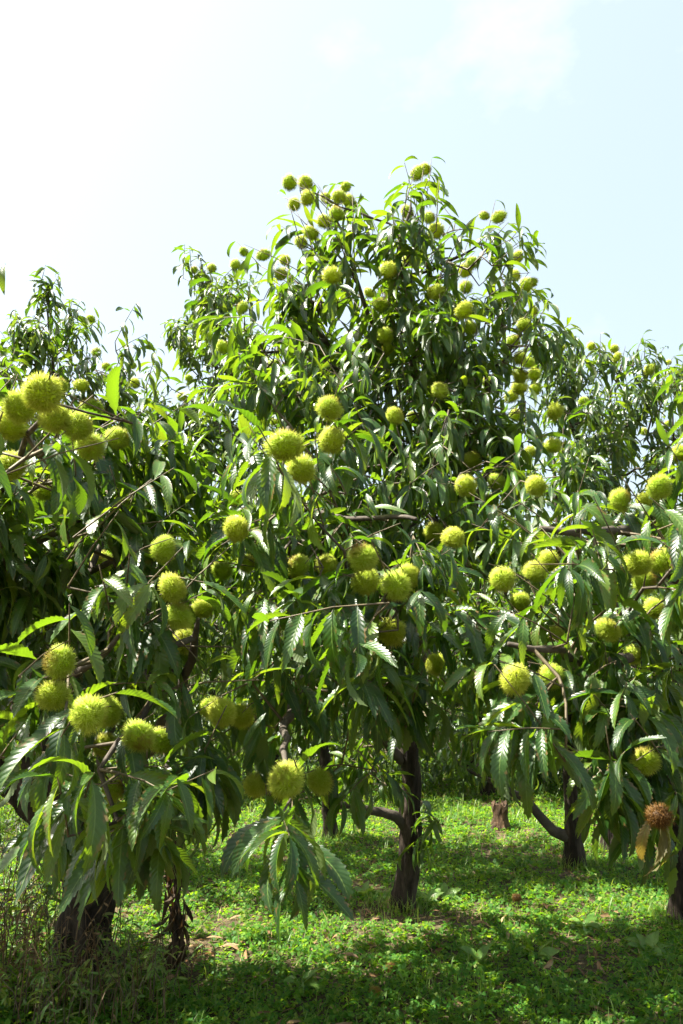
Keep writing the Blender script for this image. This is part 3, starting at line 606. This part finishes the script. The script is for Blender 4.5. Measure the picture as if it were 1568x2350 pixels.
# distant rows
FAR = [(.35, 11.4, 3.9, 'chestnut tree of the back row glimpsed straight behind the bare dark trunk'), (3.0, 11.9, 3.9, 'chestnut tree of the back row between the stump and the forked tree'), (-3.4, 10.2, 3.9, 'chestnut tree of the back row beyond the weedy old trunk'), (-.8, 9.6, 3.7, 'chestnut tree of the back row behind the hidden crown'), (1.75, 10.0, 3.8, 'chestnut tree of the back row straight behind the stump'),
       (3.9, 10.6, 3.9, 'chestnut tree of the back row beyond the sunlit trunk foot'), (5.9, 8.6, 3.9, 'chestnut tree of the back row at the end beyond the right margin'), (-5.3, 7.4, 3.9, 'chestnut tree standing just outside the left margin behind'),
       (-2.3, 13.8, 4.0, 'rearmost chestnut tree in shade towards the left'), (.5, 14.6, 4.0, 'rearmost chestnut tree in shade near the middle'), (3.1, 14.2, 4.1, 'rearmost chestnut tree in shade towards the right'), (6.2, 13.0, 4.2, 'rearmost chestnut tree in the far right corner'), (-5.8, 12.4, 4.1, 'rearmost chestnut tree in the far left corner')]
for i, (x, y, h, lab) in enumerate(FAR):
    rs = np.random.default_rng(300 + i)
    tr = np.array([(x, y, -.1, .09), (x + .02, y, .3, .075), (x + rs.normal() * .08, y, 1.0, .06), (x + rs.normal() * .15, y + rs.normal() * .1, 1.9, .045), (x + rs.normal() * .2, y, h * .8, .012)])
    lbs = []
    for j in range(9):
        a = rs.uniform(0, 6.28); rr = rs.uniform(.5, 1.25); z = rs.uniform(.6, h - .5); q = np.array([x + rr * math.cos(a), y + rr * math.sin(a), z]); px, py, dd = proj(q)
        lbs.append((px, py, dd, .75 * FPX / dd, .50 * FPX / dd, .7))
    lbs.append((*[float(v) for v in proj(np.array([x, y, h - .7]))], .6 * FPX / y, .55 * FPX / y, .6))
    li = [np.array([(x, y, 1.0 + .2 * j, .035), (x + .5 * math.cos(j * 2.1), y + .5 * math.sin(j * 2.1), 1.4 + .2 * j, .022), (x + 1.0 * math.cos(j * 2.1), y + 1.0 * math.sin(j * 2.1), 1.9 + .3 * j, .010)]) for j in range(3)]
    build_tree('far%d' % i, 'chestnut_tree', lab, tr, li, lbs, k=62, seed=20 + i, mat=M_FARLEAF, lod='far', leaf_len=.19, npl=(9, 13))

# ------------------------------------------------------------------ leaves: the ones that show become objects, the rest one mass per tree
cells = {}
G8 = 9.0
info = []
for ti, t in enumerate(TREES):
    x, y, dd = proj(t['c']); size = t['L'] * FPX / dd
    info.append((x, y, dd, size))
X = np.concatenate([i[0] for i in info]); Y = np.concatenate([i[1] for i in info]); DD = np.concatenate([i[2] for i in info]); SZ = np.concatenate([i[3] for i in info])
TI = np.concatenate([np.full(len(i[0]), k) for k, i in enumerate(info)])
inside = (X > -20) & (X < 1588) & (Y > 0) & (Y < 2370) & (DD > .5)
order = np.argsort(DD); zc = np.zeros((int(2400 / G8) + 10, int(1700 / G8) + 10), int); rank = np.full(len(X), 99)
for i in order:
    if not inside[i]: continue
    cx, cy = int((X[i] + 40) / G8), int(Y[i] / G8)
    rank[i] = zc[cy, cx]; w_ = max(1, int(SZ[i] * .25 / G8))
    zc[cy:cy + w_ + 1, cx:cx + 1] += 1
nleaf = 0; ntri = 0
for k, t in enumerate(TREES):
    idx = np.where(TI == k)[0]; loc_rank = rank[idx]; score = SZ[idx] / (1 + 1.5 * loc_rank); score[loc_rank > 20] = 0
    best = np.argsort(-score)[:300]; best = best[score[best] > 14]
    sel = np.zeros(len(idx), bool); sel[best] = True
    for j in np.where(sel)[0]:
        o = bpy.data.objects.new('leaf', LEAF_MESH[t['var'][j]]); col.objects.link(o); o.parent = t['root']
        Mx = np.eye(4); Mx[:3, :3] = t['rot'][j] * t['L'][j]; Mx[:3, 3] = t['p'][j] - t['g']; o.matrix_basis = Matrix(Mx.tolist()); nleaf += 1
    r = ~sel
    if r.any():
        tag(link('foliage', join_leaves('foliage', t['var'][r], t['p'][r] - t['g'], t['rot'][r], t['L'][r], t['lod'], t['mat']), t['root']), kind='stuff')
print('leaves', len(X), 'single', nleaf)
TREE_BY = {k: TREES[i]['root'] for i, k in enumerate('ABCDEFG')}
TREE_G = {k: TREES[i]['g'] for i, k in enumerate('ABCDEFG')}

# the browned bur with its yellowed leaves, on tree C
p = at(BROWN[0], BROWN[1], 2.2)
o = link('chestnut_bur', BUR_BROWN[0], TREE_BY['C'], p - TREE_G['C']); o.scale = (.046, .046, .042); o['label'] = 'browned bur with withered rust-coloured spines'
for a, e, ln in ((-150, -55, .14), (-35, -65, .17), (10, -75, .18)):
    d = np.array([math.cos(R(a)) * math.cos(R(e)), math.sin(R(a)) * math.cos(R(e)) * .5, math.sin(R(e))]); rot = frames(d[None], np.array([random.gauss(0, .5)]))[0]
    l_ = link('leaf', random.choice(LEAF_YELLOW), TREE_BY['C']); Mx = np.eye(4); Mx[:3, :3] = rot * ln; Mx[:3, 3] = p + unit(d) * .03 + [0, .02, .02] - TREE_G['C']; l_.matrix_basis = Matrix(Mx.tolist()); l_['label'] = 'yellowed leaf beside the browned bur'

# ------------------------------------------------------------------ ground
def gz(x, y):
    P = np.stack([x, y], -1); return .025 * vnoise(P, .9, 5) + .012 * vnoise(P, 3.1, 6)
n = 160
gx = np.concatenate([np.linspace(-300, -9, 20), np.linspace(-8.8, 8.8, n), np.linspace(9, 300, 20)]); gy = np.concatenate([np.linspace(-100, .8, 12), np.linspace(1.0, 16, n), np.linspace(16.5, 600, 24)])
XX, YY = np.meshgrid(gx, gy); ZZ = gz(XX, YY) * (np.hypot(XX, YY - 8) < 14)
i = np.arange(len(gy) - 1)[:, None] * len(gx); j = np.arange(len(gx) - 1)[None]
q = np.stack([i + j, i + j + 1, i + len(gx) + j + 1, i + len(gx) + j], -1).reshape(-1, 4)
tag(link('ground', mesh_np('ground', np.stack([XX, YY, ZZ], -1).reshape(-1, 3), [q], M_SOIL)), kind='structure')

# ground cover: clover, grass blades, leaf litter
def scatter(nn, x0, x1, y0, y1, rs, power=1.6):
    y = y0 + (y1 - y0) * rs.random(nn) ** power; half = .62 * y + .8
    x = rs.uniform(-1, 1, nn) * half; k = (x > x0) & (x < x1); return x[k], y[k]
def patch(x, y):
    return vnoise(np.stack([x, y], -1), 1.3, 11) + .6 * vnoise(np.stack([x, y], -1), 3.7, 12)
rs = np.random.default_rng(50)
x, y = scatter(150000, -9, 9, 2.6, 13.5, rs, 1.35)
bare = patch(x, y) + .5 * rs.normal(size=len(x))
for (bx, by, br) in ((ground_at(930, 2100)[0], ground_at(930, 2100)[1], .35), (ground_at(800, 2120)[0], ground_at(800, 2120)[1], .3), (ground_at(500, 2250)[0], ground_at(500, 2250)[1], .3), (ground_at(1300, 2010)[0], ground_at(1300, 2010)[1], .3)):
    bare -= 1.1 * np.exp(-((x - bx) ** 2 + (y - by) ** 2) / br ** 2) * .6
kk = bare > -1.0; x, y = x[kk], y[kk]; m = len(x)
h = rs.uniform(.010, .042, m) * (1 + .4 * patch(x, y)); h = np.maximum(h, .008); s = rs.uniform(.010, .022, m) * (1 + .35 * (rs.random(m) > .9)) * np.clip(.75 + y * .05, .9, 1.35)
c = np.stack([x, y, gz(x, y) + h], -1); a0 = rs.uniform(0, 6.28, m); tilt = rs.normal(size=(m, 2)) * .45
V = []; 
for l3 in range(3):
    a = a0 + l3 * 2.094
    for (rad_, sd) in ((0.05, 0), (.75, .55), (1.15, 0.0), (.75, -.55)):
        dx = np.cos(a) * rad_ - np.sin(a) * sd; dy = np.sin(a) * rad_ + np.cos(a) * sd
        V.append(c + np.stack([dx * s, dy * s, (dx * tilt[:, 0] + dy * tilt[:, 1]) * s - (.25 * rad_ ** 2) * s], -1))
V = np.stack(V, 1).reshape(-1, 3)
F = (np.arange(m)[:, None, None] * 12 + np.array([[0, 3, 2, 1], [4, 7, 6, 5], [8, 11, 10, 9]])[None]).reshape(-1, 4)
tag(link('clover_cover', mesh_np('clover_cover', V, [F], M_CLOVER)), 'low green clover carpeting the orchard floor', 'clover', kind='stuff')

def blades(name, x, y, hgt, wid, rs, mat, lean=.5, z=None):
    m = len(x); z = gz(x, y) if z is None else z; a = rs.uniform(0, 6.28, m); ln = rs.uniform(.1, 1, m) * lean
    b = np.stack([x, y, z - .01], -1); sd = np.stack([-np.sin(a), np.cos(a), 0 * a], -1) * wid[:, None]; dr = np.stack([np.cos(a), np.sin(a), 0 * a], -1)
    V = []
    for f, wf in ((0, 1), (.4, .9), (.75, .6)):
        cc = b + dr * (hgt * ln * f * f)[:, None] + np.array([0, 0, 1.0]) * (hgt * (f - .35 * ln * f * f))[:, None]; V += [cc - sd * wf, cc + sd * wf]
    V.append(b + dr * (hgt * ln)[:, None] + np.array([0, 0, 1.0]) * (hgt * (1 - .35 * ln))[:, None])
    V = np.stack(V, 1).reshape(-1, 3); o = np.arange(m)[:, None, None] * 7
    return mesh_np(name, V, [(o + np.array([[0, 1, 3, 2], [2, 3, 5, 4]])).reshape(-1, 4), (o + np.array([[4, 5, 6]])).reshape(-1, 3)], mat)
x, y = scatter(34000, -9, 9, 2.6, 14, rs, 1.2)
kk = patch(x, y) + .7 * rs.normal(size=len(x)) + np.where(y > 7.0, .6, -.2) > -.1; x, y = x[kk], y[kk]; m = len(x)
tag(link('grass', blades('grass', x, y, rs.uniform(.04, .13, m) * np.where(y > 8, 1.5, 1), rs.uniform(.0015, .004, m) * np.clip(y / 5, 1, 2), rs, M_GRASS, .9)), 'thin grass blades growing among the clover', 'grass', kind='stuff')
x, y = scatter(4200, -8, 8, 2.6, 11, rs, 1.3); m = len(x)
kk = patch(x, y) + .5 * rs.normal(size=m) < -.1; x, y = x[kk], y[kk]; m = len(x)
dd_ = np.stack([rs.normal(size=m), rs.normal(size=m), rs.normal(size=m) * .12 + .05], -1)
tag(link('fallen_leaves', join_leaves('fallen_leaves', rs.choice([0, 1, 5, 7], m), np.stack([x, y, gz(x, y) + rs.uniform(.01, .035, m)], -1), frames(unit(dd_), rs.normal(size=m) * .6), rs.uniform(.05, .14, m), 'far', M_DRYLEAF)), 'dry brown fallen leaves lying between the clover', 'leaf litter', kind='stuff')

# ------------------------------------------------------------------ far undergrowth and wood behind the rows
def leaf_mass(name, label, cat, m, fx, zr, size, rs, mat):
    x, y, z = fx(m); d = unit(np.stack([rs.normal(size=m), rs.normal(size=m), rs.uniform(-1.3, .2, m)], -1))
    return tag(link(name, join_leaves(name, rs.integers(0, NVAR, m), np.stack([x, y, z], -1), frames(d, rs.normal(size=m) * .5), rs.uniform(*size, m), 'far', mat)), label, cat, kind='stuff')
rs = np.random.default_rng(77)
def f_under(m):
    x = rs.uniform(-9.5, 9.5, m); top = .75 + .6 * np.clip(.5 + .7 * vnoise(x[:, None] * np.ones((1, 2)), .9, 3), 0, 1.3); y = 9.4 + 2.6 * rs.random(m) + .35 * np.sin(x * 1.3); return x, y, top * rs.random(m) ** .8 + .06
leaf_mass('undergrowth', 'low bushy undergrowth closing the far end of the grass', 'undergrowth', 24000, f_under, 0, (.10, .2), rs, M_FARLEAF)
def f_wood(m):
    x = rs.uniform(-16, 16, m); top = 3.4 + .7 * vnoise(x[:, None] * np.ones((1, 2)), .5, 4); y = 17.5 + 3 * rs.random(m); return x, y, top * rs.random(m) ** .75 + .1
leaf_mass('distant_wood', 'dark wood of leafy trees closing off the orchard', 'wood', 26000, f_wood, 0, (.22, .42), rs, M_FARLEAF)

# ------------------------------------------------------------------ stump
g = ground_at(1148, 1908); root = link('tree_stump', None, None, g); root.scale = (.72, .72, .72); tag(root, 'short broken brown tree stump in the sunlit grass', 'stump')
M_STUMP = noise_mat('weathered_wood', [(.35, (.018, .011, .006)), (.55, (.07, .042, .022)), (.75, (.17, .11, .055))], 14, 8, .9, 1.0, 22, (1, 1, .3), .02)
hh = np.linspace(-.06, .34, 12); v, q, t = tube(np.stack([.015 * np.sin(hh * 9), .01 * np.cos(hh * 7), hh], -1), .092 + .02 * np.exp(-np.maximum(hh, 0) / .06) + .008 * np.sin(hh * 25), 26, .2, 91)
top = v[:, 2] > .26; a = np.arctan2(v[:, 1], v[:, 0]); v[top, 2] += (.018 * np.sin(3 * a + 1) + .014 * np.sin(7 * a))[top]; v[-1, 2] -= .07
link('trunk', mesh_np('stump_body', v, [q, t], M_STUMP, smooth=False), root)
for k, (a, l_) in enumerate(((.3, .16), (2.0, .13), (3.6, .18), (5.1, .14))):
    c_, s_ = math.cos(a), math.sin(a); v, q, t = tube([(c_ * .05, s_ * .05, .10), (c_ * .10, s_ * .10, .045), (c_ * l_, s_ * l_, -.02)], [.04, .03, .012], 8, .1, k); link('root', mesh_np('stump_root', v, [q, t], M_STUMP), root)
for k in range(5):
    a = rs.uniform(0, 6.28); p0 = np.array([.07 * math.cos(a), .07 * math.sin(a), .30]); v, q, t = tube([p0, p0 + [0, 0, .04], p0 + [.004, .004, rs.uniform(.06, .1)]], [.016, .011, .002], 5, .2, k); link('splinter', mesh_np('splinter', v, [q, t], M_STUMP), root)

# ------------------------------------------------------------------ weeds round the old trunk
def weed_mass(name, label, cat, cx, n, hr, leaf, mat, rs, stem_mat, kind='stuff', spread=.3, nl=(6, 12)):
    P, D, Ls, tubes = [], [], [], []
    for k in range(n):
        c = cx[rs.integers(len(cx))]; b = np.array([c[0] + rs.normal() * spread, c[1] + rs.normal() * spread * .8, 0.0]); b[2] = gz(b[:1], b[1:2])[0] - .02
        h = rs.uniform(*hr); ln = rs.normal(size=2) * .25 * h; tpt = b + [ln[0], ln[1], h]; mid = (b + tpt) / 2 + [ln[0] * -.2, ln[1] * -.2, .06 * h]
        tubes.append(tube([b, mid, tpt], [.0030, .0024, .0012], 4))
        for j in range(rs.integers(*nl)):
            f = rs.uniform(.2, 1); P.append((1 - f) ** 2 * b + 2 * f * (1 - f) * mid + f * f * tpt); a = rs.uniform(0, 6.28); D.append((math.cos(a), math.sin(a), rs.uniform(-.5, .5))); Ls.append(leaf * rs.uniform(.6, 1.3))
    P, D, Ls = np.array(P), unit(np.array(D)), np.array(Ls); m = len(P)
    lv = join_leaves(name, rs.integers(0, NVAR, m), P, frames(D, rs.normal(size=m) * .5), Ls, 'far', mat)
    o = tag(link(name, lv), label, cat, kind=kind); v, f = join_tubes(tubes); tag(link('stems', mesh_np('stems', v, f, stem_mat), o), kind='stuff')
    return o
rs = np.random.default_rng(88)
gA = [ground_at(*p) for p in ((40, 2200), (110, 2260), (190, 2290), (290, 2290), (60, 2320), (150, 2330), (240, 2330), (20, 2120), (330, 2250))]
weed_mass('weed_thicket', 'tangle of leafy green weeds round the foot of the old trunk', 'weeds', gA, 170, (.08, .38), .065, M_GRASS, rs, M_TWIG, spread=.16)
weed_mass('tall_weeds', 'tall dark leafy weeds growing up beside the old trunk', 'weeds', [ground_at(*p) for p in ((30, 2150), (90, 2180), (10, 2060), (130, 2200), (0, 2230))], 55, (.45, .95), .085, M_LEAF, rs, M_TWIG, spread=.17, nl=(9, 16))
weed_mass('withered_weeds', 'rusty brown withered weeds beside the old trunk', 'weeds', [ground_at(*p) for p in ((20, 2250), (60, 2150), (110, 2300), (0, 2330), (170, 2330))], 60, (.25, .85), .05, M_DRYLEAF2, rs, M_DRYLEAF2, spread=.15)
# dry stalks
x, y = [], []
for c in [ground_at(*p) for p in ((150, 2270), (210, 2290), (260, 2280), (310, 2290), (350, 2320), (420, 2300), (90, 2330), (200, 2340), (290, 2345))]:
    x.append(c[0] + rs.normal(size=14) * .13); y.append(c[1] + rs.normal(size=14) * .10)
x = np.concatenate(x); y = np.concatenate(y); m = len(x)
tag(link('dry_grass', blades('dry_grass', x, y, rs.uniform(.12, .75, m) * rs.random(m) ** .5, rs.uniform(.0012, .0028, m), rs, M_DRYLEAF2, 1.0)), 'dry brown stalks in front of the old trunk', 'dry grass', kind='stuff')

# ------------------------------------------------------------------ withered vine
g = ground_at(388, 2238); root = link('withered_vine', None, None, g); tag(root, 'blackened withered vine hanging upright beside the old trunk', 'vine')
z = np.linspace(-.03, 1.0, 22); path = np.stack([.025 * np.sin(z * 6) + .03 * z, .02 * np.cos(z * 5), z], -1)
v, q, t = tube(path, .010 - .003 * z, 6, .15, 5); link('stem', mesh_np('vine_stem', v, [q, t], M_BARK), root)
v, q, t = tube(path + np.stack([.02 * np.sin(z * 17), .02 * np.cos(z * 17), 0 * z], -1), .006 - .002 * z, 5, .15, 6); link('stem', mesh_np('vine_stem', v, [q, t], M_BARK), root)
wl = [mesh_np('withered_leaf', lv_[0], [lv_[1]], M_BLACKLEAF, lv_[3]) for lv_ in LOD['far']]
for k in range(150):
    zz = rs.uniform(.08, 1.0); a = rs.uniform(0, 6.28); b = np.array([.025 * math.sin(zz * 6) + .03 * zz, .02 * math.cos(zz * 5), zz]); d = unit(np.array([math.cos(a) * .6, math.sin(a) * .6, -1.0]))
    o = link('withered_leaf', wl[k % NVAR], root); Mx = np.eye(4); Mx[:3, :3] = frames(d[None], np.array([rs.normal()]))[0] * rs.uniform(.08, .17); Mx[:3, 3] = b + [rs.normal() * .022, rs.normal() * .022, 0]; o.matrix_basis = Matrix(Mx.tolist())

# ------------------------------------------------------------------ single broad-leaved weeds
M_DOCK = leaf_mat('broad_weed_leaf', [(0, (.06, .14, .02)), (1, (.11, .20, .035))], (.12, .18, .06), [(0, (.28, .48, .03)), (1, (.4, .56, .05))], .35, rough=(.42, .55), veins=9, spec=.4)
WIDE = [leaf_shape(7, R(b), .3, .2, False, 1.0, .21, 60 + i, tw) for i, (b, tw) in enumerate(((30, .2), (55, -.4), (75, .5)))]
wide_m = [mesh_np('weed_leaf', a_[0], [a_[1]], M_DOCK, a_[3]) for a_ in WIDE]
for (px, py, nl_, hgt, up, lab) in ((1100, 2232, 5, .15, 2.2, 'pale upright broad-leaved weed alone in the shaded foreground clover'), (1020, 2062, 7, .13, .9, 'large leafy weed growing right of the bare dark trunk'), (985, 2075, 5, .13, 1.4, 'smaller weed tucked against the bare dark trunk'),
        (1490, 2195, 7, .15, .9, 'broad-leaved weed beside the tree at the picture margin'), (1340, 2130, 6, .14, .8, 'low broad-leaved weed in the bright clover below the forked tree'), (835, 2062, 4, .12, 1.6, 'thin-leaved weed on the sunny side of the bare dark trunk'),
        (1235, 2205, 6, .12, .6, 'flat weed rosette in the sunlit strip of clover'), (690, 2275, 6, .13, .9, 'leafy weed in the lit clover near the dry stalks')):
    g = ground_at(px, py); g[2] = gz(g[:1], g[1:2])[0]; root = link('broadleaf_weed', None, None, g); tag(root, lab, 'weed', 'broad-leaved weeds in the clover')
    for k in range(nl_):
        a = k * 2.4 + rs.uniform(-.4, .4); d = unit(np.array([math.cos(a), math.sin(a), up * rs.uniform(.6, 1.3)])); o = link('leaf', wide_m[k % 3], root); Mx = np.eye(4); Mx[:3, :3] = frames(d[None], np.array([rs.normal() * .3]))[0] * hgt * rs.uniform(.75, 1.15); Mx[:3, 3] = (0, 0, .005); o.matrix_basis = Matrix(Mx.tolist())

# ------------------------------------------------------------------ fallen burs
for (px, py, dm, mt, lab) in ((862, 2296, .052, None, 'yellow-brown fallen bur lying in the foreground clover'), (1187, 2074, .05, 1, 'small dark brown fallen bur in the shaded clover'), (899, 2240, .05, 1, 'rusty fallen bur lying on dry leaves')):
    g = ground_at(px, py); o = link('fallen_bur', BUR_BROWN[0] if mt else BUR_FALLEN if 'BUR_FALLEN' in globals() else bur_mesh(900, 66, bur_mat('yellowing_bur', (.30, .20, .03), (.52, .42, .09), (.3, .15, .04), .9)), None, (g[0], g[1], .035))
    o.scale = (dm * .8, dm * .8, dm * .62); o.rotation_euler = (.4, .3, px); tag(o, lab, 'bur', 'burs fallen on the grass')

# short dry straw lying in the bare spots
x, y = scatter(9000, -7, 7, 2.6, 10, rs, 1.3); kk = patch(x, y) + .5 * rs.normal(size=len(x)) < -.25; x, y = x[kk], y[kk]; m = len(x)
tag(link('straw', blades('straw', x, y, rs.uniform(.03, .12, m), rs.uniform(.001, .0022, m), rs, M_STRAW, 2.2)), 'short dry straw scattered over the bare spots', 'straw', kind='stuff')

# grass tufts against the feet of the trunks
xs_, ys_ = [], []
for t_ in TREES[1:7]:
    a = rs.uniform(0, 6.28, 260); rr = .06 + np.abs(rs.normal(size=260)) * .12; xs_.append(t_['g'][0] + rr * np.cos(a)); ys_.append(t_['g'][1] + rr * np.sin(a))
x = np.concatenate(xs_); y = np.concatenate(ys_); m = len(x)
tag(link('tufts_grass', blades('tufts_grass', x, y, rs.uniform(.04, .16, m), rs.uniform(.0015, .004, m), rs, M_GRASS, .8)), 'longer grass left standing against the trunks', 'grass', kind='stuff')
